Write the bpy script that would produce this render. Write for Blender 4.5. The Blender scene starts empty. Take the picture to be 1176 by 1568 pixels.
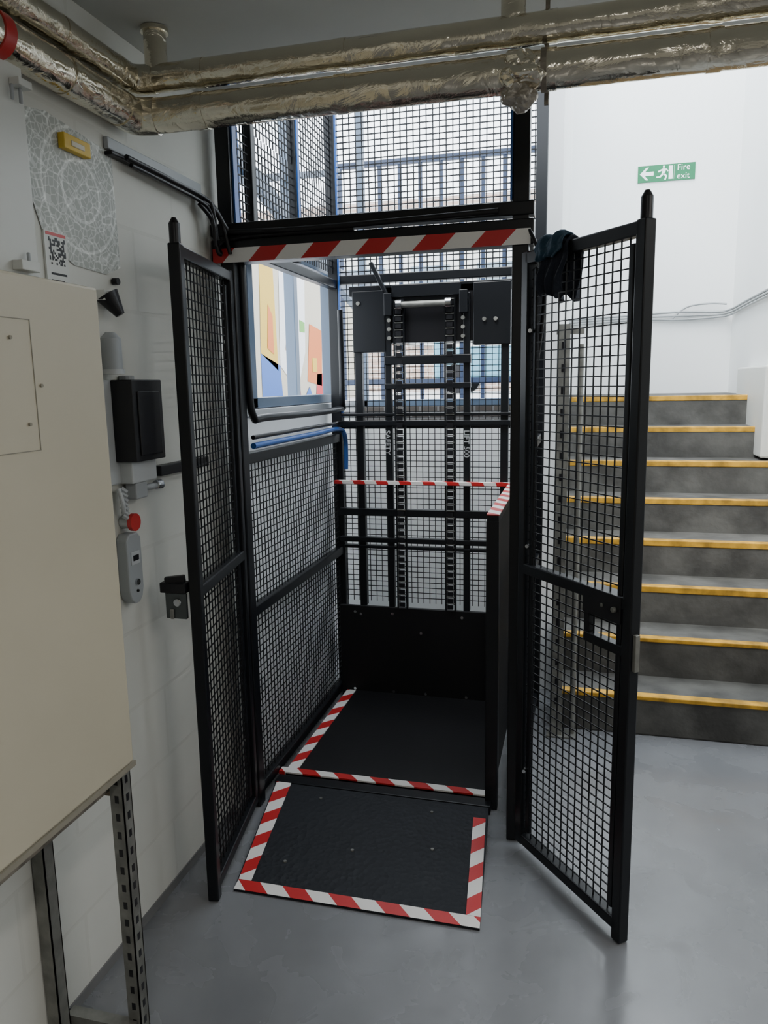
import bpy, math, random
import numpy as np
from mathutils import Vector, Matrix
random.seed(4)
S=bpy.context.scene
# ------------------------------------------------------------ materials
def mat(name,col,rough=.6,metal=0,bump=None,var=None,emis=None,spec=None):
    m=bpy.data.materials.new(name);m.use_nodes=True
    nt=m.node_tree;b=nt.nodes['Principled BSDF']
    b.inputs['Base Color'].default_value=(*col,1);b.inputs['Roughness'].default_value=rough;b.inputs['Metallic'].default_value=metal
    if spec is not None: b.inputs['Specular IOR Level'].default_value=spec
    tc=nt.nodes.new('ShaderNodeTexCoord')
    if var:
        s,amt=var[0],var[1]
        n=nt.nodes.new('ShaderNodeTexNoise');n.inputs['Scale'].default_value=s;n.inputs['Detail'].default_value=6
        nt.links.new(tc.outputs['Object'],n.inputs['Vector'])
        r=nt.nodes.new('ShaderNodeValToRGB')
        r.color_ramp.elements[0].position=.35;r.color_ramp.elements[1].position=.65
        r.color_ramp.elements[0].color=(*[c*(1-amt) for c in col],1);r.color_ramp.elements[1].color=(*[min(1,c*(1+amt*.5)) for c in col],1)
        nt.links.new(n.outputs['Fac'],r.inputs['Fac']);nt.links.new(r.outputs['Color'],b.inputs['Base Color'])
    if bump:
        s,st=bump[0],bump[1]
        n=nt.nodes.new('ShaderNodeTexNoise');n.inputs['Scale'].default_value=s;n.inputs['Detail'].default_value=5
        nt.links.new(tc.outputs['Object'],n.inputs['Vector'])
        bp=nt.nodes.new('ShaderNodeBump');bp.inputs['Strength'].default_value=st;bp.inputs['Distance'].default_value=.01
        nt.links.new(n.outputs['Fac'],bp.inputs['Height']);nt.links.new(bp.outputs['Normal'],b.inputs['Normal'])
    if emis:
        b.inputs['Emission Color'].default_value=(*emis[0],1);b.inputs['Emission Strength'].default_value=emis[1]
    return m
def tape(name,d,period=.125,off=0.0):
    m=mat(name,(.8,.8,.8),.4);nt=m.node_tree;b=nt.nodes['Principled BSDF']
    tc=nt.nodes.new('ShaderNodeTexCoord')
    v=nt.nodes.new('ShaderNodeVectorMath');v.operation='DOT_PRODUCT';v.inputs[1].default_value=[c/period for c in d]
    nt.links.new(tc.outputs['Object'],v.inputs[0])
    a=nt.nodes.new('ShaderNodeMath');a.operation='ADD';a.inputs[1].default_value=50+off
    f=nt.nodes.new('ShaderNodeMath');f.operation='FRACT';g=nt.nodes.new('ShaderNodeMath');g.operation='GREATER_THAN';g.inputs[1].default_value=.5
    nt.links.new(v.outputs['Value'],a.inputs[0]);nt.links.new(a.outputs[0],f.inputs[0]);nt.links.new(f.outputs[0],g.inputs[0])
    r=nt.nodes.new('ShaderNodeMix');r.data_type='RGBA';r.inputs['A'].default_value=(.78,.76,.73,1);r.inputs['B'].default_value=(.50,.015,.018,1)
    nt.links.new(g.outputs[0],r.inputs['Factor']);nt.links.new(r.outputs['Result'],b.inputs['Base Color'])
    return m
def brick(name,c1,c2,mort,scale,bw,bh,ms=.02,bump=.3,axis='xz',rough=.7,grime=0):
    m=mat(name,c1,rough);nt=m.node_tree;b=nt.nodes['Principled BSDF']
    tc=nt.nodes.new('ShaderNodeTexCoord');sep=nt.nodes.new('ShaderNodeSeparateXYZ');cmb=nt.nodes.new('ShaderNodeCombineXYZ')
    nt.links.new(tc.outputs['Object'],sep.inputs[0])
    nt.links.new(sep.outputs[axis[0].upper()],cmb.inputs['X']);nt.links.new(sep.outputs[axis[1].upper()],cmb.inputs['Y'])
    t=nt.nodes.new('ShaderNodeTexBrick');t.inputs['Color1'].default_value=(*c1,1);t.inputs['Color2'].default_value=(*c2,1);t.inputs['Mortar'].default_value=(*mort,1)
    t.inputs['Scale'].default_value=scale;t.inputs['Brick Width'].default_value=bw;t.inputs['Row Height'].default_value=bh;t.inputs['Mortar Size'].default_value=ms;t.inputs['Mortar Smooth'].default_value=.3
    nt.links.new(cmb.outputs[0],t.inputs['Vector']);src=t.outputs['Color']
    if grime:
        n=nt.nodes.new('ShaderNodeTexNoise');n.inputs['Scale'].default_value=2.2;n.inputs['Detail'].default_value=8;nt.links.new(tc.outputs['Object'],n.inputs['Vector'])
        mr=nt.nodes.new('ShaderNodeMapRange');mr.inputs['From Min'].default_value=.35;mr.inputs['From Max'].default_value=.65;mr.inputs['To Min'].default_value=1-grime;mr.inputs['To Max'].default_value=1
        nt.links.new(n.outputs['Fac'],mr.inputs['Value'])
        vm=nt.nodes.new('ShaderNodeVectorMath');vm.operation='SCALE';nt.links.new(src,vm.inputs[0]);nt.links.new(mr.outputs['Result'],vm.inputs['Scale']);src=vm.outputs['Vector']
    nt.links.new(src,b.inputs['Base Color'])
    bp=nt.nodes.new('ShaderNodeBump');bp.inputs['Strength'].default_value=bump;bp.inputs['Distance'].default_value=.004;bp.invert=True
    nt.links.new(t.outputs['Fac'],bp.inputs['Height']);nt.links.new(bp.outputs['Normal'],b.inputs['Normal'])
    return m
black=mat('black_powder_coat',(.005,.006,.008),.36,spec=.35)
wire=mat('black_wire',(.006,.007,.009),.5,spec=.25)
blackplate=mat('black_plate',(.007,.007,.008),.5,bump=(60,.05),spec=.3)
rubber=mat('ramp_rubber',(.012,.014,.018),.6,spec=.3)
blue=mat('blue_paint_and_highlight',(.02,.09,.32),.35)  # window post paint; on the cage it stands in for blue light
greyblue=mat('window_frame_grey_blue',(.08,.12,.18),.4)
wallL=brick('painted_block_wall',(.66,.66,.61),(.65,.65,.60),(.62,.62,.57),1,.44,.22,.006,.12,'yz',grime=.10)
wallW=mat('white_wall_paint',(.86,.88,.88),.6,var=(1.2,.03),bump=(5,.12))
wallG=mat('dull_wall_paint',(.60,.60,.57),.7,var=(1.2,.05),bump=(5,.1))
darkbrick=brick('dark_brick_sill',(.06,.05,.045),(.09,.08,.07),(.15,.15,.15),1,.1,.035,.006,.4,'xz')
ceilm=mat('ceiling_paint',(.52,.53,.50),.8,var=(2,.08))
beige=mat('beige_enamel',(.50,.455,.345),.4,var=(1.5,.08))
beiged=mat('beige_groove',(.25,.23,.18),.5)
galv=mat('galvanised_steel',(.22,.22,.20),.5,.5,var=(20,.3))
rusty=mat('weathered_steel',(.25,.22,.18),.6,.5,var=(25,.4))
wood=mat('cut_timber',(.42,.33,.22),.7,var=(30,.3))
white=mat('white_plastic',(.60,.61,.58),.45)
greyp=mat('grey_plastic',(.32,.34,.35),.45)
lgrey=mat('light_grey_plastic',(.45,.47,.48),.4)
blackp=mat('black_plastic',(.007,.007,.009),.38,spec=.35)
steel=mat('bright_steel',(.5,.51,.53),.25,1)
redp=mat('red_plastic',(.5,.03,.03),.35)
yel=mat('yellow_nosing',(.50,.27,.018),.65,var=(14,.5))
step=mat('worn_concrete_step',(.075,.074,.068),.7,var=(6,.5),bump=(30,.3))
green=mat('sign_green',(0,.15,.055),.5);signw=mat('sign_white',(.85,.9,.88),.5)
navy=mat('navy_cloth',(.008,.012,.022),.9,bump=(200,.3));teal=mat('teal_cloth',(.015,.045,.075),.9,bump=(200,.3))
floorm=mat('grey_epoxy_floor',(.18,.185,.195),.3,var=(1.4,.22),bump=(9,.06))
nt=floorm.node_tree;b=nt.nodes['Principled BSDF'];tc=nt.nodes.new('ShaderNodeTexCoord')
n=nt.nodes.new('ShaderNodeTexNoise');n.inputs['Scale'].default_value=6;n.inputs['Detail'].default_value=10;n.inputs['Distortion'].default_value=.7
mr=nt.nodes.new('ShaderNodeMapRange');mr.inputs['To Min'].default_value=.12;mr.inputs['To Max'].default_value=.38;mr.inputs['From Min'].default_value=.3;mr.inputs['From Max'].default_value=.7
nt.links.new(tc.outputs['Object'],n.inputs['Vector']);nt.links.new(n.outputs['Fac'],mr.inputs['Value']);nt.links.new(mr.outputs['Result'],b.inputs['Roughness'])
# foil
foil=mat('foil_lagging',(.74,.69,.57),.14,1.0)
nt=foil.node_tree;b=nt.nodes['Principled BSDF'];tc=nt.nodes.new('ShaderNodeTexCoord')
mp=nt.nodes.new('ShaderNodeMapping');mp.inputs['Scale'].default_value=(.7,.8,1)
n=nt.nodes.new('ShaderNodeTexNoise');n.inputs['Scale'].default_value=14;n.inputs['Detail'].default_value=6;n.inputs['Distortion'].default_value=1.2
v=nt.nodes.new('ShaderNodeTexVoronoi');v.inputs['Scale'].default_value=24
ad=nt.nodes.new('ShaderNodeMath');ad.operation='ADD'
bpn=nt.nodes.new('ShaderNodeBump');bpn.inputs['Strength'].default_value=.7;bpn.inputs['Distance'].default_value=.010
nt.links.new(tc.outputs['Object'],mp.inputs[0]);nt.links.new(mp.outputs[0],n.inputs['Vector']);nt.links.new(mp.outputs[0],v.inputs['Vector'])
nt.links.new(n.outputs['Fac'],ad.inputs[0]);
sc=nt.nodes.new('ShaderNodeMath');sc.operation='MULTIPLY';sc.inputs[1].default_value=.35;nt.links.new(v.outputs['Distance'],sc.inputs[0]);nt.links.new(sc.outputs[0],ad.inputs[1])
nt.links.new(ad.outputs[0],bpn.inputs['Height']);nt.links.new(bpn.outputs['Normal'],b.inputs['Normal'])
nt=rubber.node_tree;b=nt.nodes['Principled BSDF'];tc=nt.nodes.new('ShaderNodeTexCoord')
n=nt.nodes.new('ShaderNodeTexVoronoi');n.inputs['Scale'].default_value=55
bpn=nt.nodes.new('ShaderNodeBump');bpn.inputs['Strength'].default_value=.7;bpn.inputs['Distance'].default_value=.003
nt.links.new(tc.outputs['Object'],n.inputs['Vector']);nt.links.new(n.outputs['Distance'],bpn.inputs['Height']);nt.links.new(bpn.outputs['Normal'],b.inputs['Normal'])
tapeF=tape('hazard_tape_floor',(1,1,0),.15)
tapeS=tape('hazard_tape_side',(-1,1,0),.15)
tapeH=tape('hazard_tape_header',(1,0,-1),.183);tapeR=tape('hazard_tape_rail',(.8,.8,.3),.09)
# ------------------------------------------------------------ builder
class B:
    def __init__(s): s.v=[];s.f=[];s.mi=[];s.m=[]
    def _m(s,m):
        if m not in s.m: s.m.append(m)
        return s.m.index(m)
    def add(s,vs,fs,m):
        o=len(s.v);i=s._m(m);s.v+=[tuple(v) for v in vs]
        for f in fs: s.f.append([o+k for k in f]);s.mi.append(i)
    def box(s,a,b,m):
        x0,y0,z0=a;x1,y1,z1=b
        s.add([(x0,y0,z0),(x1,y0,z0),(x1,y1,z0),(x0,y1,z0),(x0,y0,z1),(x1,y0,z1),(x1,y1,z1),(x0,y1,z1)],
          [(0,3,2,1),(4,5,6,7),(0,1,5,4),(1,2,6,5),(2,3,7,6),(3,0,4,7)],m)
    def beam(s,p,q,w,h,m,up=(0,0,1)):
        p=Vector(p);q=Vector(q);d=(q-p).normalized();u=Vector(up)
        if abs(d.dot(u))>.99:u=Vector((0,1,0))
        a=d.cross(u).normalized()*w/2;c=a.cross(d).normalized()*h/2
        vs=[p-a-c,p+a-c,p+a+c,p-a+c,q-a-c,q+a-c,q+a+c,q-a+c]
        s.add(vs,[(0,1,2,3),(7,6,5,4),(0,4,5,1),(1,5,6,2),(2,6,7,3),(3,7,4,0)],m)
    def vbeam(s,x,y,z0,z1,w,m,d=(0,1,0)): s.beam((x,y,z0),(x,y,z1),w,w,m,up=d)
    def cyl(s,p,q,r,m,n=14,r2=None):
        p=Vector(p);q=Vector(q);d=(q-p).normalized();u=Vector((0,0,1)) if abs(d.z)<.9 else Vector((1,0,0))
        a=d.cross(u).normalized();c=a.cross(d);r2=r if r2 is None else r2
        vs=[p+(a*math.cos(t)+c*math.sin(t))*r for t in [2*math.pi*k/n for k in range(n)]]+[q+(a*math.cos(t)+c*math.sin(t))*r2 for t in [2*math.pi*k/n for k in range(n)]]
        s.add(vs,[(k,(k+1)%n,n+(k+1)%n,n+k) for k in range(n)]+[tuple(range(n))[::-1],tuple(range(n,2*n))],m)
    def poly(s,vs,m): s.add(vs,[tuple(range(len(vs)))],m)
    def tube(s,pts,r,m,n=10,sub=6):
        P=[Vector(p) for p in pts];out=[]
        for i in range(len(P)-1):
            p0=P[max(i-1,0)];p1=P[i];p2=P[i+1];p3=P[min(i+2,len(P)-1)]
            for k in range(sub):
                t=k/sub;out.append(.5*((2*p1)+(p2-p0)*t+(2*p0-5*p1+4*p2-p3)*t*t+(-p0+3*p1-3*p2+p3)*t**3))
        out.append(P[-1]);vs=[];N=len(out);a=None
        for i,p in enumerate(out):
            d=(out[min(i+1,N-1)]-out[max(i-1,0)]).normalized()
            if a is None:
                u=Vector((0,0,1)) if abs(d.z)<.9 else Vector((1,0,0));a=d.cross(u).normalized()
            a=(a-d*a.dot(d)).normalized();c=d.cross(a)
            for k in range(n):
                t=2*math.pi*k/n;vs.append(p+(a*math.cos(t)+c*math.sin(t))*r)
        fs=[(i*n+k,i*n+(k+1)%n,(i+1)*n+(k+1)%n,(i+1)*n+k) for i in range(N-1) for k in range(n)]
        fs+=[tuple(range(n))[::-1],tuple((N-1)*n+k for k in range(n))]
        s.add(vs,fs,m)
    def mesh(s,o,u,v,w,h,pu,pv,m,t=.0032):
        o=Vector(o);u=Vector(u).normalized();v=Vector(v).normalized();nn=u.cross(v)
        nu=int(w/pu);nv=int(h/pv)
        for i in range(1,nu): 
            a=o+u*(w*i/nu);s.beam(a,a+v*h,t,t,m,up=nn)
        for i in range(1,nv):
            a=o+v*(h*i/nv)+nn*t*.6;s.beam(a,a+u*w,t,t,m,up=nn)
    def obj(s,name,parent=None,bevel=0,smooth=False):
        me=bpy.data.meshes.new(name);me.from_pydata(s.v,[],s.f);me.update()
        for m in s.m: me.materials.append(m)
        me.polygons.foreach_set('material_index',s.mi)
        if smooth: me.polygons.foreach_set('use_smooth',[True]*len(s.f))
        o=bpy.data.objects.new(name,me);S.collection.objects.link(o)
        if parent:o.parent=parent
        if bevel:
            md=o.modifiers.new('bevel','BEVEL');md.width=bevel;md.segments=2;md.limit_method='ANGLE'
        if smooth:
            md=o.modifiers.new('es','EDGE_SPLIT');md.split_angle=math.radians(40)
        return o
def empty(n,loc=(0,0,0)):
    e=bpy.data.objects.new(n,None);S.collection.objects.link(e);return e
# ------------------------------------------------------------ room
WX=-.10;CZ=2.47;BWY=1.5
b=B();b.box((-.4,-6,-.1),(4.2,3.9,0),floorm);b.obj('floor')
b=B();b.box((-.4,-6,CZ),(4.2,-.02,CZ+.25),ceilm);b.obj('ceiling')
b=B()
b.box((WX-.25,-6,0),(WX,-.02,CZ),wallL);b.box((WX-.25,-.02,0),(WX,BWY+.2,1.44),wallW)
b.obj('wall_left')
b=B();b.box((WX,BWY,0),(.93,BWY+.2,1.35),wallW);b.box((WX,BWY,1.35),(.93,BWY+.2,1.43),darkbrick);b.obj('wall_back')
b=B();b.box((.93,1.15,0),(1.0,3.6,4.2),wallW);b.obj('wall_stair_left')
b=B();b.box((.93,3.6,0),(2.4,3.8,4.2),wallW);b.obj('wall_stair_back')
b=B();b.box((2.17,.75,0),(2.4,3.6,4.2),wallW);b.box((2.4,.75,0),(4.2,.95,CZ),wallG);b.obj('wall_right')
b=B();b.box((4.0,-6,0),(4.2,.75,CZ),wallG);b.obj('wall_basement_right')
b=B();b.box((-.4,-6.2,0),(4.2,-6,CZ),wallG);b.obj('wall_front')
b=B();b.box((WX,-6,0),(WX+.004,-.25,.03),mat('dark_skirt',(.15,.15,.15),.7));b.obj('baseboard_left')
# ------------------------------------------------------------ stairs
e=empty('staircase')
b=B();g=.26;ri=.181;ys=.72
for i in range(8):
    y0=ys+i*g;y1=ys+(i+1)*g if i<7 else 3.598
    b.box((1.003,y0,0),(2.167,y1,ri*(i+1)),step)
b.obj('steps',e,.008)
b=B()
for i in range(8):
    y0=ys+i*g;z=ri*(i+1);t=.018 if i<2 else .030
    b.box((1.04,y0-.004,z-t),(2.14,y0+.045,z+.002),yel)
b.obj('yellow_nosings',e,.004)
b=B();b.box((2.10,2.1,1.1),(2.165,2.9,1.62),white);b.obj('plinth',e,.01)
e=empty('steel_column')
b=B()
b.box((1.005,.63,0),(1.055,.635,1.78),galv);b.box((1.005,.635,0),(1.01,.665,1.78),galv);b.box((1.05,.635,0),(1.055,.665,1.78),galv);b.cyl((1.10,.66,0),(1.10,.66,1.70),.011,galv)
b.box((.99,.61,0),(1.12,.69,.008),galv);b.box((1.0,.64,1.74),(1.11,.66,1.76),galv)
z=.15
while z<1.7: b.box((1.022,.6285,z),(1.038,.631,z+.03),blackp);z+=.09
b.obj('channel_and_conduit',e)
# ------------------------------------------------------------ lift platform
lift=empty('platform_lift')
PW=.80;PD=.85
b=B()
b.box((0,0,.0),(PW,PD,.04),blackplate)
b.box((-.02,-.06,.0),(PW+.02,-.005,.035),black)
b.obj('platform_deck',lift,.003)
b=B();z=.043
b.box((-.025,0,.03),(PW+.02,.036,z),tapeF);b.box((0,.036,.03),(.045,PD-.01,z),tapeS)
b.obj('platform_hazard_tape',lift)
b=B()
def rp(x,y):
    t=(y+.07)/(-.654+.07);return (x,y,.036+(.006-.036)*t)
A=[rp(-.01,-.07),rp(.815,-.07),rp(.858,-.654),rp(.09,-.654)]
bot=[(p[0],p[1],.0) for p in A]
b.add([*A,*bot],[(3,2,1,0),(4,5,6,7),(0,1,5,4),(1,2,6,5),(2,3,7,6),(3,0,4,7)],rubber)
b.obj('ramp_plate',lift)
def up(p,d=.0025): return (p[0],p[1],p[2]+d)
b=B()
b.poly([up(rp(.09,-.654)),up(rp(.858,-.654)),up(rp(.855,-.61)),up(rp(.087,-.61))],tapeF)
b.poly([up(rp(.087,-.61),.003),up(rp(.13,-.61),.003),up(rp(.055,-.07),.003),up(rp(-.005,-.07),.003)][::1],tapeS)
b.poly([up(rp(.812,-.61),.003),up(rp(.855,-.61),.003),up(rp(.813,-.14),.003),up(rp(.77,-.14),.003)],tapeS)
b.obj('ramp_hazard_tape',lift)
b=B()
for x,y in [(.2,-.14),(.62,-.14),(.4,-.4),(.66,-.34),(.2,-.5)]:
    p=rp(x,y);b.cyl(p,(p[0],p[1],p[2]+.004),.0055,galv,10)
b.obj('ramp_bolts',lift)
b=B();b.box((-.03,PD,.0),(PW+.01,PD+.02,.48),blackplate);b.obj('back_kick_panel',lift,.003)
b=B()
for x,z in [(.04,.05),(.24,.05),(.4,.05),(.6,.05),(.08,.44),(.24,.45),(.38,.36),(.58,.45),(.05,.45)]:
    b.cyl((x,PD,z),(x,PD-.006,z),.007,steel,10)
b.obj('panel_bolts',lift)
b=B();y=PD
b.vbeam(.09,y+.03,.48,1.93,.035,black);b.vbeam(.235,y+.02,.48,1.95,.03,black);b.vbeam(.60,y+.02,.48,1.95,.03,black);b.vbeam(.77,y+.03,.48,1.93,.035,black)
b.box((.07,y,1.70),(.225,y+.06,1.975),black)
b.box((.63,y,1.72),(.795,y+.06,1.99),black)
b.box((.225,y+.02,1.74),(.63,y+.10,1.99),blackp)
b.box((.26,y-.005,1.94),(.575,y+.02,1.995),black);b.box((.225,y-.02,1.86),(.262,y+.02,1.96),black);b.box((.57,y-.02,1.86),(.607,y+.02,1.96),black)
b.box((.05,y+.02,1.955),(.80,y+.05,2.0),black)
b.box((.22,y-.01,1.64),(.62,y+.03,1.68),black);b.box((.22,y-.01,1.53),(.62,y+.02,1.555),black)
b.box((-.02,y-.005,1.36),(.80,y+.025,1.385),black);b.box((0,y,1.405),(.80,y+.02,1.42),black)
b.box((-.02,y,.93),(.80,y+.03,.965),black);b.box((-.02,y,.80),(.80,y+.03,.825),black);b.box((0,y,.77),(.80,y+.03,.785),black)
b.beam((.16,y+.01,2.1),(.235,y+.01,1.95),.02,.02,black)
b.obj('carriage_frame',lift,.003)
b=B()
for x in (.29,.525):
    b.box((x-.026,y-.002,.48),(x-.018,y+.018,1.93),black);b.box((x+.018,y-.002,.48),(x+.026,y+.018,1.93),black)
    z=.49
    while z<1.92:
        b.box((x-.014,y-.012,z),(x+.014,y-.002,z+.020),blackp);b.box((x-.019,y-.004,z+.024),(x+.019,y+.004,z+.028),galv);z+=.032
b.obj('drive_chains',lift)
b=B();b.cyl((.30,y-.02,1.905),(.53,y-.02,1.905),.014,galv);b.cyl((.285,y-.02,1.905),(.31,y-.02,1.905),.023,steel);b.cyl((.51,y-.02,1.905),(.535,y-.02,1.905),.023,steel)
for x,z in [(.1,1.92),(.68,1.83),(.73,1.83),(.245,1.84),(.245,1.80),(.245,1.76),(.585,1.84),(.585,1.80),(.585,1.76)]: b.cyl((x,y-.01,z),(x,y+.02,z),.009,galv,10)
b.obj('drive_shaft',lift,smooth=True)
b=B();GX=PW+.018
b.box((-.03,y-.03,1.085),(GX,y-.002,1.10),black);b.box((GX-.02,-.02,1.075),(GX+.022,y,1.10),black)
b.vbeam(GX,0,0,1.08,.045,black);b.vbeam(GX,y-.04,0.04,1.08,.035,black);b.box((GX-.008,.02,.04),(GX+.004,y-.05,1.08),blackplate)
b.obj('guard_rails',lift,.003)
b=B();b.box((-.03,y-.031,1.10),(GX,y-.002,1.103),tapeR);b.box((-.03,y-.032,1.088),(GX,y-.030,1.103),tapeR);b.box((GX-.021,-.021,1.10),(GX+.023,y-.03,1.104),tapeR)
b.obj('guard_rail_tape',lift)
def text(body,loc,size,rot,m,name,parent,ext=.0005):
    c=bpy.data.curves.new(name,'FONT');c.body=body;c.size=size;c.extrude=ext;c.materials.append(m)
    o=bpy.data.objects.new(name,c);S.collection.objects.link(o);o.location=loc;o.rotation_euler=rot;o.parent=parent;return o
text('SAFETY',(.218,y-.002,1.34),.035,(math.radians(90),math.radians(90),0),lgrey,'stencil_1',lift)
text('LIFT 500',(.59,y-.002,1.34),.035,(math.radians(90),math.radians(90),0),lgrey,'stencil_2',lift)
# ------------------------------------------------------------ enclosure
cage=empty('lift_enclosure')
FY=-.17;XL=-.045;XR=.915;BY=.95;HZ=1.957
b=B()
b.vbeam(XL,FY,0,CZ-.002,.05,black);b.vbeam(XR,FY,0,CZ-.002,.05,black);b.vbeam(XL,BY,0,3.6,.05,black);b.vbeam(XR,BY,0,3.6,.05,black)
b.vbeam(XL,.45,2.05,3.6,.035,black);b.vbeam(XL,.02,2.05,CZ-.02,.035,black)
b.box((WX+.002,FY-.03,HZ),(.955,FY+.03,HZ+.075),black)
b.box((WX+.002,FY-.032,HZ+.085),(.955,FY+.02,HZ+.125),black)
b.box((XL-.02,FY,2.0),(XL+.02,BY,2.04),black);b.box((XR-.02,FY,2.0),(XR+.02,BY,2.04),black)
for z in (1.30,.74,.05): b.box((XL-.017,FY,z-.02),(XL+.017,BY,z+.02),black)
b.box((XL,BY-.015,1.345),(XR,BY+.015,1.375),black)
b.box((XL,BY-.02,2.02),(XR,BY+.02,2.06),black)
for z in (1.30,.74,.05): b.box((XR-.017,FY,z-.02),(XR+.017,BY,z+.02),black)
b.box((XL-.02,.03,3.56),(XL+.02,BY,3.6),black);b.box((XL,BY-.02,3.56),(XR,BY+.02,3.6),black);b.box((XR-.02,.03,3.56),(XR+.02,BY,3.6),black)
b.obj('frame_posts_and_beams',cage,.004)
b=B();b.box((WX+.01,FY-.036,HZ),(.945,FY-.031,HZ+.045),tapeH);b.obj('header_hazard_tape',cage)
b=B()
b.box((XR-.032,FY-.028,HZ+.13),(XR-.026,FY+.02,CZ-.01),blue);b.box((XL+.026,FY-.01,HZ+.13),(XL+.032,FY+.02,CZ-.01),blue);b.box((XL+.026,BY-.028,1.4),(XL+.034,BY-.01,3.5),blue);b.box((XL+.018,.44,2.1),(XL+.024,.46,3.5),blue)  # added strips: blue highlights on the black posts, done as colour
b.obj('painted_blue_highlights',cage)
b=B();p=.03;q_=.026
b.mesh((XL,FY,.07),(0,1,0),(0,0,1),BY-FY,.65,p,q_,wire)
b.mesh((XL,FY,.76),(0,1,0),(0,0,1),BY-FY,.52,p,q_,wire)
b.mesh((XL,FY,2.07),(0,1,0),(0,0,1),BY-FY,.36,p,q_,wire,.004)
b.mesh((XL,.03,2.43),(0,1,0),(0,0,1),BY-.03,1.13,p,q_,wire,.004)
b.mesh((XL,BY,.48),(1,0,0),(0,0,1),XR-XL,1.57,p,q_,wire)
b.mesh((XL,BY,2.05),(1,0,0),(0,0,1),XR-XL,1.51,p,q_,wire,.0048)
b.mesh((XR,FY,.07),(0,1,0),(0,0,1),BY-FY,1.25,p,q_,wire)
b.mesh((XR,FY,1.32),(0,1,0),(0,0,1),BY-FY,.7,p*1.5,q_*1.5,wire)
b.obj('mesh_infill',cage)
b=B()
b.tube([(XL+.03,FY+.05,1.345),(XL+.03,.5,1.345),(XL+.03,.86,1.345),(XL+.05,.90,1.30),(XL+.05,.90,1.15)],.011,blue)  # rail coloured blue to imitate the bluish light on it
b.tube([(XL+.03,FY+.05,1.375),(XL+.03,.5,1.375),(XL+.03,.92,1.375)],.008,blackp)
b.tube([(XL+.03,FY+.02,2.0),(XL+.03,FY+.03,1.6),(XL+.03,FY+.06,1.45),(XL+.03,FY+.2,1.44),(XL+.03,.86,1.44),(XL+.04,.9,1.5),(XL+.04,.9,1.9)],.014,black)
b.tube([(WX+.03,-.3,2.13),(WX+.05,-.25,2.11),(-.03,-.22,2.06),(.0,-.212,2.05),(.3,-.212,2.045),(.85,-.212,2.055)],.009,blackp)
b.tube([(WX+.03,-.32,2.12),(WX+.045,-.27,2.08),(-.06,-.24,2.02),(-.05,-.23,1.98),(-.02,-.208,2.03),(.4,-.209,2.035)],.007,blackp)
b.tube([(WX+.02,-.3,2.14),(-.06,-.25,2.13),(-.04,-.23,2.08),(-.02,-.22,1.98)],.007,blackp)
b.tube([(.94,-.2,2.0),(.97,-.22,1.93),(.99,-.24,1.8),(.97,-.23,1.6),(.95,-.21,1.5)],.006,blackp)
b.obj('conduits_and_cables',cage,smooth=True)
# ------------------------------------------------------------ gates
def gate(name,h,o):
    e=empty(name);h=Vector((*h,0));o=Vector((*o,0));u=(o-h).normalized();L=(o-h).length;z0,z1=.03,1.93;zm=.975
    b=B();t=.034
    def at(s,z): q=h+u*s;return (q.x,q.y,z)
    b.beam(at(0,z0),at(0,z1),t,t,black,up=u);b.beam(at(L,0.002),at(L,z1),t,t,black,up=u)
    for z in (z0+.02,zm,z1-.02): b.beam(at(0,z),at(L,z),t,t,black)
    b.beam(at(.035,z0+.05),at(.035,z1-.05),.012,.02,black,up=u);b.beam(at(L-.04,z0+.05),at(L-.04,z1-.05),.012,.02,black,up=u)
    b.obj('frame',e,.004)
    b=B()
    for a,c in ((z0+.03,zm-.015),(zm+.015,z1-.03)):
        q=h+u*.02;b.mesh((q.x,q.y,a),u,(0,0,1),L-.04,c-a,.029,.026,wire)
    b.obj('mesh_infill',e)
    b=B();b.cyl(at(L,z1),at(L,z1+.05),.015,blackp);b.cyl(at(L,z1+.05),at(L,z1+.065),.015,blackp,r2=.006)
    for z in (.3,1.05,1.7):
        b.cyl(at(-.012,z-.04),at(-.012,z+.04),.013,black);b.cyl(at(.01,z),(at(.01,z)[0],at(.01,z)[1]-.028,z),.006,steel,8)
    b.obj('hinges_and_pin',e,smooth=True)
    return e,at,u,L
e,at,u,L=gate('mesh_gate',(-.035,-.225),(.05,-.70))
b=B()
q=at(L,0);x,y_=q[0],q[1]
b.beam((x-.03,y_-.005,1.0),(x-.085,y_-.02,.995),.02,.05,blackp);b.box((x-.10,y_-.03,.975),(x-.02,y_+.01,1.005),blackp)
b.box((x-.085,y_-.028,.90),(x-.02,y_-.015,.975),mat('lock_plate',(.07,.08,.08),.25,.6));b.box((x-.07,y_-.034,.90),(x-.058,y_-.028,.93),galv)
b.box((x-.09,y_-.02,.93),(x-.075,y_+.01,.99),blackp);b.cyl((x-.045,y_-.035,.95),(x-.045,y_-.028,.95),.012,steel)
b.obj('gate_latch',e,.003)
e,at,u,L=gate('mesh_gate',(.945,-.235),(1.243,-.60))
b=B();n_=u.cross(Vector((0,0,1)));n_=n_ if n_.y<0 else -n_
def off(s,z,d): q=Vector(at(s,z))+n_*d;return tuple(q)
b.beam(off(L-.17,.955,-.005),off(L-.02,.955,-.005),.05,.075,blackp);b.beam(off(L-.17,.845,0),off(L,.845,0),.03,.025,black)
b.beam(off(L-.165,.84,0),off(L-.165,.98,0),.02,.02,black,up=u)
b.beam(off(L+.02,.80,0),off(L+.02,.90,0),.015,.015,galv,up=u)
b.cyl(off(L-.04,.955,.02),off(L-.04,.955,.03),.008,galv,10);b.cyl(off(L-.09,.955,.02),off(L-.09,.955,.024),.006,galv,10)
b.obj('gate_lock_box',e,.003)
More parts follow.
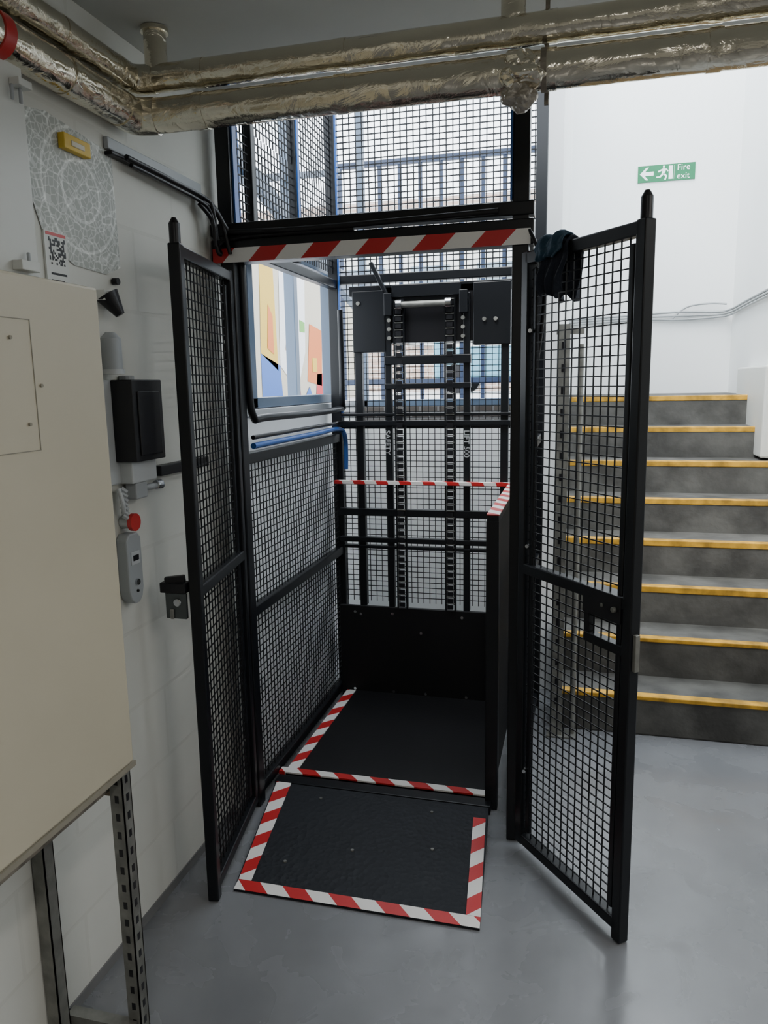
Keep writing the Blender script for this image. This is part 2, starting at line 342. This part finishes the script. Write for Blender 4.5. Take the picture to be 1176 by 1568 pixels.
# jacket draped over the top rail of the gate: cloth sheet following an up-and-over path, with folds
e=empty('hanging_jacket')
def drape(name,s0,s1,lf,lb,base,m,seed,lift_=0.0,amp=.008):
    rn=random.Random(seed);p1,p2,p3=[rn.uniform(0,6) for _ in range(3)]
    NU,NV=34,44;vs=[]
    top=1.93+base+lift_
    for i in range(NU+1):
        a=i/NU;s=s0+(s1-s0)*a
        f_=lf*(1-.22*math.sin(a*7+p1)*.5-.18*abs(a-.45));bk=lb*(1-.2*math.sin(a*5+p2)*.5)
        R=.020+base;tot=bk+math.pi*R+f_
        for j in range(NV+1):
            t=j/NV*tot
            if t<bk: d=-R;z=top-R-(bk-t);k=(bk-t)/bk
            elif t<bk+math.pi*R:
                an=(t-bk)/R;d=-R*math.cos(an);z=top-R+R*math.sin(an);k=0
            else: d=R;z=top-R-(t-bk-math.pi*R);k=(t-bk-math.pi*R)/f_
            fold=amp*(.35+1.3*k)*(math.sin(a*15+p1+k*1.5)+.5*math.sin(a*31+p2))
            sgn=1 if d>=0 else -1
            d+=sgn*max(fold,-.4*amp)+sgn*.012*k*math.sin(k*3)
            if k==0: z+=amp*.9*(math.sin(a*13+p3)+.4*math.sin(a*29+an*2))
            ss=s+(.5-a)*.35*(s1-s0)*k*k+.006*math.sin(6*k+p3)
            vs.append(off(ss,z,d))
    fs=[(i*(NV+1)+j,(i+1)*(NV+1)+j,(i+1)*(NV+1)+j+1,i*(NV+1)+j+1) for i in range(NU) for j in range(NV)]
    b=B();b.add(vs,fs,m);o=b.obj(name,e)
    for pl in o.data.polygons: pl.use_smooth=True
    md=o.modifiers.new('thick','SOLIDIFY');md.thickness=.004;md.offset=0
drape('body_and_sleeve',.085,.205,.125,.13,.003,navy,2)
drape('shoulders',.07,.195,.035,.045,.012,teal,5,.012,.007)
# ------------------------------------------------------------ pipes
def pipe(name,y,z,r,xl,stub):
    e=empty(name);b=B()
    b.cyl((xl,y,z),(3.99,y,z),r,foil,28)
    b.cyl((xl,y-.03,z),(xl,-5.99,z),r,foil,28)
    pts=[(xl+.06,y,z),(xl+.02,y-.008,z),(xl,y-.03,z),(xl,y-.09,z)]
    b.tube(pts,r*1.06,foil,24)
    for x in (.12,.5,1.0,1.35): b.cyl((x,y,z),(x+.03,y,z),r*1.04,foil,28)
    for yy_ in (-.95,-1.3): b.cyl((xl,yy_,z),(xl,yy_-.03,z),r*1.04,foil,28)
    for x in stub: b.cyl((x,y,z),(x,y,CZ-.002),r*.85,foil,24);b.cyl((x,y,CZ-.012),(x,y,CZ-.002),r*1.05,foil,24)
    b.obj('lagging',e,smooth=True);return e
pipe('lagged_pipe',-.67,2.348,.034,-.055,(.01,.93))
pe=pipe('lagged_pipe',-.67,2.258,.043,-.055,())
b=B();b.cyl((-.055,-1.17,2.258),(-.055,-1.20,2.258),.0455,redp,28);b.obj('red_tape_band',pe,smooth=True)
def crumple(name,c,size,m,parent,seed):
    import bmesh
    from mathutils import noise
    bm=bmesh.new();bmesh.ops.create_icosphere(bm,subdivisions=4,radius=1)
    for v in bm.verts:
        k=1+.5*noise.noise(v.co*1.6+Vector((seed,0,0)))+.15*noise.noise(v.co*4+Vector((0,seed,0)));v.co=Vector([v.co[i]*size[i]*k for i in range(3)])+Vector(c)
    me=bpy.data.meshes.new(name);bm.to_mesh(me);bm.free();me.materials.append(m)
    o=bpy.data.objects.new(name,me);S.collection.objects.link(o);o.parent=parent
crumple('torn_lagging_1',(.95,-.70,2.255),(.055,.03,.036),foil,pe,3)
crumple('torn_lagging_2',(.945,-.68,2.205),(.036,.035,.028),mat('scrim',(.40,.37,.32),.4,.6),pe,7)
b=B();b.box((1.0,-.625,2.20),(1.01,-.615,CZ-.002),rusty);b.cyl((.995,-.67,2.258),(1.008,-.67,2.258),.046,rusty,28);b.obj('pipe_hanger_strap',pe)
# ------------------------------------------------------------ left wall items
e=empty('electrical_cabinet')
X1=.12;Y1=-1.16;Z0=.69;Z1=1.76
b=B();b.box((WX+.001,-2.4,Z0+.012),(X1,Y1,Z1),beige);b.obj('body',e,.006)
b=B();b.box((WX+.001,-2.4,Z0),(X1+.002,Y1+.003,Z0+.012),beiged);b.obj('base_lip',e)
b=B()
def frame(x,y0,y1,z0,z1,t,m):
    b.box((x,y0,z0),(x+.0012,y1,z0+t),m);b.box((x,y0,z1-t),(x+.0012,y1,z1),m);b.box((x,y1-t,z0),(x+.0012,y1,z1),m);b.box((x,y0,z0),(x+.0012,y0+t,z1),m)
frame(X1,-2.0,-1.375,1.44,1.68,.0015,beiged)
for y,z in [(-1.43,1.645),(-1.40,1.49),(-1.36,1.56)]: b.cyl((X1,y,z),(X1+.004,y,z),.0035,beiged,10)
b.cyl((X1,-1.51,1.555),(X1+.012,-1.51,1.555),.022,white,20)
b.obj('door_details',e)
b=B()
def strut(x,y,z0,z1,w=.017,holes=True):
    b.box((x-w,y-w,z0),(x+w,y-w+.003,z1),galv);b.box((x-w,y+w-.003,z0),(x+w,y+w,z1),galv);b.box((x+w-.003,y-w,z0),(x+w,y+w,z1),galv)
    z=z0+.03
    while holes and z<z1-.02:
        b.box((x+w-.0005,y-.005,z),(x+w+.0006,y+.005,z+.018),blackp);b.box((x-.005,y-w-.0006,z),(x+.005,y-w+.0005,z+.018),blackp);z+=.045
strut(.095,-1.185,0,Z0);strut(-.08,-1.25,0,Z0,holes=False)
strut(.095,-2.2,0,Z0);strut(-.08,-2.2,0,Z0)
b.beam((-.08,-1.21,.03),(.1,-1.21,.03),.03,.03,galv);b.beam((.05,-1.18,.66),(.05,-2.3,.66),.035,.05,rusty)
b.box((.025,-1.185,.62),(.068,-1.15,.69),wood)
b.obj('strut_frame',e)
mapm=mat('map_print',(.55,.56,.55),.6)
nt=mapm.node_tree;bb=nt.nodes['Principled BSDF'];tc=nt.nodes.new('ShaderNodeTexCoord')
def ramp(src,p0,p1,c0,c1):
    cr=nt.nodes.new('ShaderNodeValToRGB');cr.color_ramp.elements[0].position=p0;cr.color_ramp.elements[1].position=p1;cr.color_ramp.elements[0].color=(c0,c0,c0,1);cr.color_ramp.elements[1].color=(c1,c1,c1,1);nt.links.new(src,cr.inputs['Fac']);return cr.outputs['Color']
outs=[]
for sc,th in ((20,.02),(55,.05)):
    vo=nt.nodes.new('ShaderNodeTexVoronoi');vo.feature='DISTANCE_TO_EDGE';vo.inputs['Scale'].default_value=sc
    nt.links.new(tc.outputs['Object'],vo.inputs['Vector']);outs.append(ramp(vo.outputs['Distance'],th,th+.03,.25,0))
mv=nt.nodes.new('ShaderNodeVectorMath');mv.operation='DISTANCE';mv.inputs[1].default_value=(-.097,-.88,2.03);nt.links.new(tc.outputs['Object'],mv.inputs[0])
mm=nt.nodes.new('ShaderNodeMath');mm.operation='MULTIPLY';mm.inputs[1].default_value=14;nt.links.new(mv.outputs['Value'],mm.inputs[0])
fr=nt.nodes.new('ShaderNodeMath');fr.operation='PINGPONG';fr.inputs[1].default_value=.5;nt.links.new(mm.outputs[0],fr.inputs[0])
outs.append(ramp(fr.outputs[0],.03,.07,.3,0))
a=outs[0]
for o2 in outs[1:]:
    mx=nt.nodes.new('ShaderNodeMix');mx.data_type='RGBA';mx.blend_type='ADD';mx.inputs['Factor'].default_value=1;nt.links.new(a,mx.inputs['A']);nt.links.new(o2,mx.inputs['B']);a=mx.outputs['Result']
mx=nt.nodes.new('ShaderNodeMix');mx.data_type='RGBA';mx.blend_type='ADD';mx.inputs['Factor'].default_value=.7;mx.inputs['A'].default_value=(.40,.42,.39,1);nt.links.new(a,mx.inputs['B']);nt.links.new(mx.outputs['Result'],bb.inputs['Base Color'])
b=B();x=WX+.003
pts=[(-1.10,2.16),(-.99,2.18),(-.74,2.155),(-.735,1.87),(-.80,1.845),(-.93,1.85),(-1.03,1.90),(-1.07,2.0)]
b.poly([(x,p[0],p[1]) for p in pts],mapm);b.obj('map_poster')
b=B();b.box((WX+.004,-.955,2.11),(WX+.022,-.855,2.145),mat('yellow_label',(.6,.40,.03),.5));b.box((WX+.02,-.93,2.12),(WX+.024,-.88,2.133),beige);b.obj('yellow_wall_tag',bevel=.003)
e=empty('qr_sticker')
b=B();x=WX+.006;b.box((WX+.001,-1.035,1.76),(x,-.955,1.915),white);b.obj('sheet',e)
b=B();rn=random.Random(2)
for i in range(13):
    for j in range(13):
        if rn.random()<.5: b.box((x,-1.022+i*.0045,1.84+j*.0047),(x+.0006,-1.022+(i+1)*.0045,1.84+(j+1)*.0047),blackp)
b.box((x,-1.03,1.905),(x+.0006,-.96,1.912),redp);b.box((x,-1.03,1.763),(x+.0006,-.96,1.770),redp)
for k in range(3): b.box((x,-1.02,1.785+k*.016),(x+.0006,-.985+.01*k,1.790+k*.016),blackp)
b.obj('print',e)
e=empty('wall_switch_unit')
b=B();b.box((WX+.001,-1.75,1.79),(WX+.05,-1.115,2.24),white);b.obj('housing',e,.006)
b=B()
b.box((WX+.05,-1.16,2.17),(WX+.075,-1.12,2.185),white);b.cyl((WX+.06,-1.14,2.14),(WX+.06,-1.14,2.17),.004,greyp,8);b.cyl((WX+.06,-1.165,2.14),(WX+.06,-1.165,2.17),.004,greyp,8)
b.box((WX+.05,-1.20,1.80),(WX+.075,-1.145,1.82),white);b.cyl((WX+.06,-1.16,1.82),(WX+.06,-1.16,1.84),.004,greyp,8)
b.obj('brackets',e,.002)
e=empty('wall_sounder')
b=B();b.box((WX+.001,-.855,1.775),(WX+.03,-.805,1.80),white);b.cyl((WX+.02,-.83,1.79),(WX+.045,-.815,1.74),.03,blackp,20,.012);b.cyl((WX+.004,-.775,1.83),(WX+.02,-.775,1.83),.009,blackp)
b.obj('sounder_body',e,smooth=True)
e=empty('bulkhead_sensor')
b=B();b.cyl((WX+.03,-.845,1.60),(WX+.03,-.845,1.68),.026,greyp,24);b.cyl((WX+.03,-.845,1.68),(WX+.03,-.845,1.695),.026,greyp,24,.012);b.cyl((WX+.03,-.845,1.59),(WX+.03,-.845,1.602),.030,lgrey,24)
b.obj('sensor_body',e,smooth=True)
e=empty('gate_operator_box')
b=B();b.box((WX+.012,-.835,1.36),(WX+.075,-.69,1.575),blackp);b.box((WX+.075,-.815,1.375),(WX+.08,-.71,1.545),blackp);b.cyl((WX+.02,-.77,1.575),(WX+.02,-.77,1.587),.02,greyp)
b.obj('cover',e,.006)
b=B();b.box((WX+.001,-.87,1.30),(WX+.012,-.80,1.575),lgrey);b.box((WX+.001,-.82,1.30),(WX+.05,-.70,1.36),lgrey);b.box((WX+.01,-.80,1.255),(WX+.045,-.745,1.30),greyp)
b.cyl((WX+.03,-.745,1.28),(WX+.03,-.66,1.277),.009,greyp);b.cyl((WX+.03,-.68,1.28),(WX+.03,-.65,1.278),.014,steel)
b.obj('bracket',e,.004)
e=empty('cable_trunking')
b=B();b.box((WX+.001,-.645,1.30),(WX+.03,-.35,1.33),blackp);b.box((WX+.001,-.77,2.145),(WX+.025,-.27,2.155),blackp);b.box((WX+.001,-.77,2.16),(WX+.015,-.27,2.19),greyp)
b.obj('lower_and_upper_trunking',e,.003)
b=B();b.tube([(WX+.035,-.72,2.15),(WX+.04,-.5,2.145),(WX+.04,-.30,2.14),(WX+.05,-.27,2.11),(WX+.05,-.25,2.02)],.007,blackp);b.tube([(WX+.035,-.7,2.135),(WX+.038,-.5,2.13),(WX+.04,-.3,2.12),(WX+.05,-.27,2.07),(WX+.05,-.26,2.0)],.006,blackp)
b.obj('cables',e,smooth=True)
e=empty('emergency_stop_button')
b=B();b.cyl((WX+.001,-.81,1.195),(WX+.03,-.81,1.195),.018,lgrey);b.cyl((WX+.03,-.81,1.195),(WX+.042,-.81,1.195),.024,redp,24);b.obj('button',e,smooth=True)
b=B();
for k in range(7):
    z=1.29-.012*k;b.cyl((WX+.02,-.835,z),(WX+.03,-.825,z-.012),.007,greyp,8)
b.tube([(WX+.02,-.845,1.29),(WX+.03,-.845,1.25),(WX+.02,-.83,1.22)],.006,lgrey);b.obj('keys_and_lead',e)
e=empty('call_station')
b=B()
cy_=-.815;hw=.034
pts=[(cy_-hw,1.15),(cy_-hw+.015,1.165),(cy_+hw-.015,1.165),(cy_+hw,1.15),(cy_+hw,1.01),(cy_+hw-.008,.985),(cy_+hw-.024,.97),(cy_-hw+.024,.97),(cy_-hw+.008,.985),(cy_-hw,1.01)]
N=len(pts);b.add([(WX+.001,p[0],p[1]) for p in pts]+[(WX+.035,p[0],p[1]) for p in pts],[tuple(range(N)),tuple(range(N,2*N))[::-1]]+[(k,N+k,N+(k+1)%N,(k+1)%N) for k in range(N)],greyp)
b.obj('housing',e,.004)
b=B();x=WX+.035;b.box((x,cy_-.02,1.08),(x+.002,cy_+.02,1.115),lgrey);b.cyl((x,cy_,1.03),(x+.006,cy_,1.03),.009,steel);b.cyl((x,cy_,1.005),(x+.004,cy_,1.005),.004,blackp);b.box((x+.002,cy_-.012,1.09),(x+.003,cy_+.014,1.105),blackp);b.obj('label_and_keyswitch',e)
# ------------------------------------------------------------ left window & structure
e=empty('window_1')
b=B();y0,y1=.08,1.12
b.box((WX-.06,y0,1.47),(WX,y0+.05,2.12),greyblue);b.box((WX-.06,y1-.05,1.47),(WX,y1,2.12),greyblue);b.box((WX-.06,y0,2.08),(WX,y1,2.13),greyblue);b.box((WX-.06,y0,1.47),(WX,y1,1.51),greyblue)
b.box((WX-.05,0,1.47),(WX-.01,y0,CZ),blue)
b.obj('frame',e,.003)
b=B();b.box((WX-.25,-.02,1.442),(WX+.015,1.45,1.468),mat('sill_aluminium',(.6,.62,.63),.35,.6));b.obj('sill',e,.003)
e=empty('window_2')
b=B();wy=BWY+.05
for x in (-.08,.90): b.box((x-.018,wy,1.432),(x+.018,wy+.04,3.9),greyblue)
for z in (1.45,3.88): b.box((-.1,wy,z-.018),(.92,wy+.04,z+.018),greyblue)
b.obj('frame',e,.003)
e=empty('external_steel_frame')
b=B();b.beam((-.5,.2,2.80),(-.5,3.2,2.05),.05,.09,greyblue)
b.vbeam(-.5,1.55,1.4,4,.06,greyblue);b.beam((-.5,.1,2.3),(-.5,4,2.3),.04,.05,greyblue);b.beam((-.5,.1,2.3),(-.5,2.5,2.95),.03,.04,greyblue)
b.obj('beams',e,.004)
# ------------------------------------------------------------ outside
pav=mat('pale_paving',(.45,.45,.45),.8,var=(3,.1))
b=B();b.box((-14,BWY+.2,1.3),(.93,20,1.40),pav);b.box((-14,-6,1.3),(-.36,BWY+.2,1.40),pav);b.obj('ground_outside')
railc=mat('railing_dark_blue',(.010,.022,.055),.4)
e=empty('street_railing')
b=B();b.box((-.6,2.8,3.05),(.92,2.83,3.09),railc);b.box((-.6,2.8,1.55),(.92,2.83,1.59),railc)
x=-.6
while x<.9: b.box((x,2.808,1.4),(x+.028,2.824,3.07),railc);x+=.145
b.obj('bars',e)
bb1=brick('buff_brick',(.34,.24,.19),(.38,.28,.23),(.45,.43,.40),1,.22,.075,.01,.2,'xz')
cream=mat('cream_render',(.60,.60,.58),.8)
e=empty('brick_building')
b=B();b.box((-6,13,1.4),(3,16,3.0),bb1);b.box((-6,13,3.0),(3,16,4.7),cream);b.box((-6,12.95,4.7),(3,16,5.2),bb1);b.obj('facade',e)
b=B();glassd=mat('dark_glazing',(.14,.19,.23),.1)
for i in range(6):
    b.box((-5+i*1.35,12.94,2.4),(-4.2+i*1.35,13,3.9),glassd);b.box((-5.06+i*1.35,12.92,2.34),(-4.14+i*1.35,12.95,2.4),white)
b.obj('windows',e)
e=empty('parked_van')
van=mat('blue_van_paint',(.10,.25,.33),.3)
b=B();b.box((-1.1,9,1.62),(.5,10.4,2.75),van);b.box((.5,9.05,1.62),(1.3,10.35,2.15),van);b.beam((.45,9.7,2.5),(.95,9.7,2.15),1.3,.25,van,up=(0,0,1));b.obj('body',e,.06)
b=B();b.box((-.9,8.98,2.1),(.2,9.0,2.55),white);b.box((.6,9.03,2.0),(.95,9.05,2.12),glassd);b.obj('panels',e)
b=B()
for x in (-.75,.85): b.cyl((x,8.98,1.62),(x,9.2,1.62),.22,blackp,24);b.cyl((x,10.2,1.62),(x,10.42,1.62),.22,blackp,24)
b.obj('wheels',e,smooth=True)
e=empty('painted_hoarding')
def cm(n,c): return mat(n,c,.6)
b=B();XH=-1.7;b.box((XH-.05,2.6,1.4),(XH,7.4,2.75),cm('hoarding_cream',(.42,.38,.30)))
b.obj('board',e)
b=B();x=XH+.004
def sh(pts,m): b.poly([(x,p[0],p[1]) for p in pts],m)
yw=cm('hoarding_yellow',(.50,.32,.025));orr=cm('hoarding_orange',(.50,.12,.015));rd=cm('hoarding_red',(.40,.02,.03));bl=cm('hoarding_blue',(.02,.09,.33));gr=cm('hoarding_green',(.10,.3,.05));tn=cm('hoarding_tan',(.34,.22,.12));wh=cm('hoarding_white',(.6,.6,.61))
sh([(4.3,1.75),(4.75,1.5),(5.0,1.9),(5.05,2.75),(4.35,2.75)],wh)
sh([(3.85,1.85),(4.25,1.7),(4.2,2.7),(3.9,2.7)],yw);sh([(3.85,1.4),(4.35,1.4),(4.3,1.75),(3.85,1.85)],bl);sh([(5.05,1.6),(5.5,1.55),(5.55,2.15),(5.15,2.2)],orr);sh([(4.5,1.4),(4.85,1.4),(4.8,1.62),(4.55,1.6)],rd);sh([(5.3,1.42),(5.8,1.42),(5.75,1.7),(5.35,1.68)],rd)
x+=.003;sh([(4.85,2.1),(5.0,2.1),(5.0,2.2),(4.85,2.22)],gr);sh([(4.0,1.9),(4.15,1.85),(4.15,2.2),(4.05,2.3)],orr);sh([(5.2,1.7),(5.35,1.7),(5.35,1.85),(5.2,1.85)],yw);sh([(4.9,1.4),(5.2,1.4),(5.1,1.55)],bl);sh([(4.45,1.9),(4.55,1.9),(4.7,2.7),(4.6,2.7)],tn)
b.obj('painted_shapes',e)
# ------------------------------------------------------------ fire exit sign
e=empty('fire_exit_sign')
b=B();x0,x1,z0,z1=1.47,1.865,2.985,3.10;y=3.599
b.box((x0,y-.008,z0),(x1,y,z1),green);b.obj('board',e)
b=B();yy=y-.0095
def sp(pts,m=signw): b.poly([(x0+p[0]*.115,yy,z0+p[1]*.115) for p in pts],m)
sp([(.12,.5),(.5,.88),(.66,.88),(.42,.62),(.95,.62),(.95,.38),(.42,.38),(.66,.12),(.5,.12)])
sp([(1.86,.1),(2.1,.1),(2.1,.9),(1.86,.9)])
sp([(1.5,.80),(1.62,.80),(1.62,.92),(1.5,.92)]);sp([(1.42,.45),(1.6,.42),(1.72,.74),(1.5,.76)]);sp([(1.2,.62),(1.25,.54),(1.5,.66),(1.48,.75)]);sp([(1.45,.45),(1.3,.3),(1.12,.3),(1.12,.22),(1.36,.22),(1.58,.42)]);sp([(1.5,.45),(1.66,.28),(1.6,.08),(1.7,.08),(1.78,.3),(1.62,.48)]);sp([(1.66,.7),(1.8,.55),(1.84,.6),(1.72,.76)])
b.box((x0+.118*2.12,yy,z0+.01),(x0+.118*2.13,yy+.001,z1-.01),signw)
b.obj('pictograms',e)
text('Fire\nexit',(x0+.27,yy,z0+.068),.058,(math.radians(90),0,0),signw,'lettering',e)
e=empty('wall_cables')
b=B()
for k in range(3):
    z=2.0+.018*k;b.tube([(1.0,3.57,z-.02),(1.5,3.57,z),(1.8,3.57,z-.01+.01*k),(2.05,3.565,z),(2.14,3.5,z+.01),(2.145,2.9,z+.02),(2.145,1.5,z+.03)],.008,greyp)
b.tube([(1.75,3.57,2.0),(1.85,3.57,2.08),(2.0,3.57,2.10),(2.12,3.55,2.09)],.007,greyp)
b.obj('bundle',e,smooth=True)
# ------------------------------------------------------------ ceiling lights
glow=mat('tube_glow',(1,1,1),.5,emis=((1,.97,.92),12))
def lamp(name,x,y,L,power,col=(1,.96,.90)):
    e=empty(name)
    b=B();b.box((x-.06,y-L/2,CZ-.05),(x+.06,y+L/2,CZ-.001),white);b.obj('fitting',e,.005)
    b=B();b.cyl((x,y-L/2+.03,CZ-.07),(x,y+L/2-.03,CZ-.07),.013,glow);b.obj('tube',e)
    l=bpy.data.lights.new(name+'_light','AREA');l.shape='RECTANGLE';l.size=.12;l.size_y=L;l.energy=power;l.color=col
    o=bpy.data.objects.new('light',l);S.collection.objects.link(o);o.location=(x,y,CZ-.09);o.parent=e
lamp('fluorescent_light',1.3,-3.6,1.2,28)
lamp('fluorescent_light',2.6,-1.5,1.2,20)
# ------------------------------------------------------------ world
w=bpy.data.worlds.new('World');S.world=w;w.use_nodes=True
bg=w.node_tree.nodes['Background'];bg.inputs[0].default_value=(.86,.93,1,1);bg.inputs[1].default_value=6.8
s=bpy.data.lights.new('sun','SUN');s.energy=4;s.angle=.5;s.color=(1,.97,.92)
o=bpy.data.objects.new('sun',s);S.collection.objects.link(o);o.rotation_euler=(math.radians(25),math.radians(-15),0)
# ------------------------------------------------------------ camera
cx,cy,h,ya,pi_,ro,f=1.101,-2.588,1.55,.255,.167,-.018,1151.5
F=Vector((-math.sin(ya)*math.cos(pi_),math.cos(ya)*math.cos(pi_),-math.sin(pi_)))
R0=Vector((math.cos(ya),math.sin(ya),0));U0=R0.cross(F)
R1=R0*math.cos(ro)+U0*math.sin(ro);U1=-R0*math.sin(ro)+U0*math.cos(ro)
c=bpy.data.cameras.new('camera');c.sensor_fit='HORIZONTAL';c.sensor_width=36;c.lens=36*f/1173;c.clip_start=.02
o=bpy.data.objects.new('camera',c);S.collection.objects.link(o)
o.matrix_world=Matrix(((R1.x,U1.x,-F.x,cx),(R1.y,U1.y,-F.y,cy),(R1.z,U1.z,-F.z,h),(0,0,0,1)))
S.camera=o
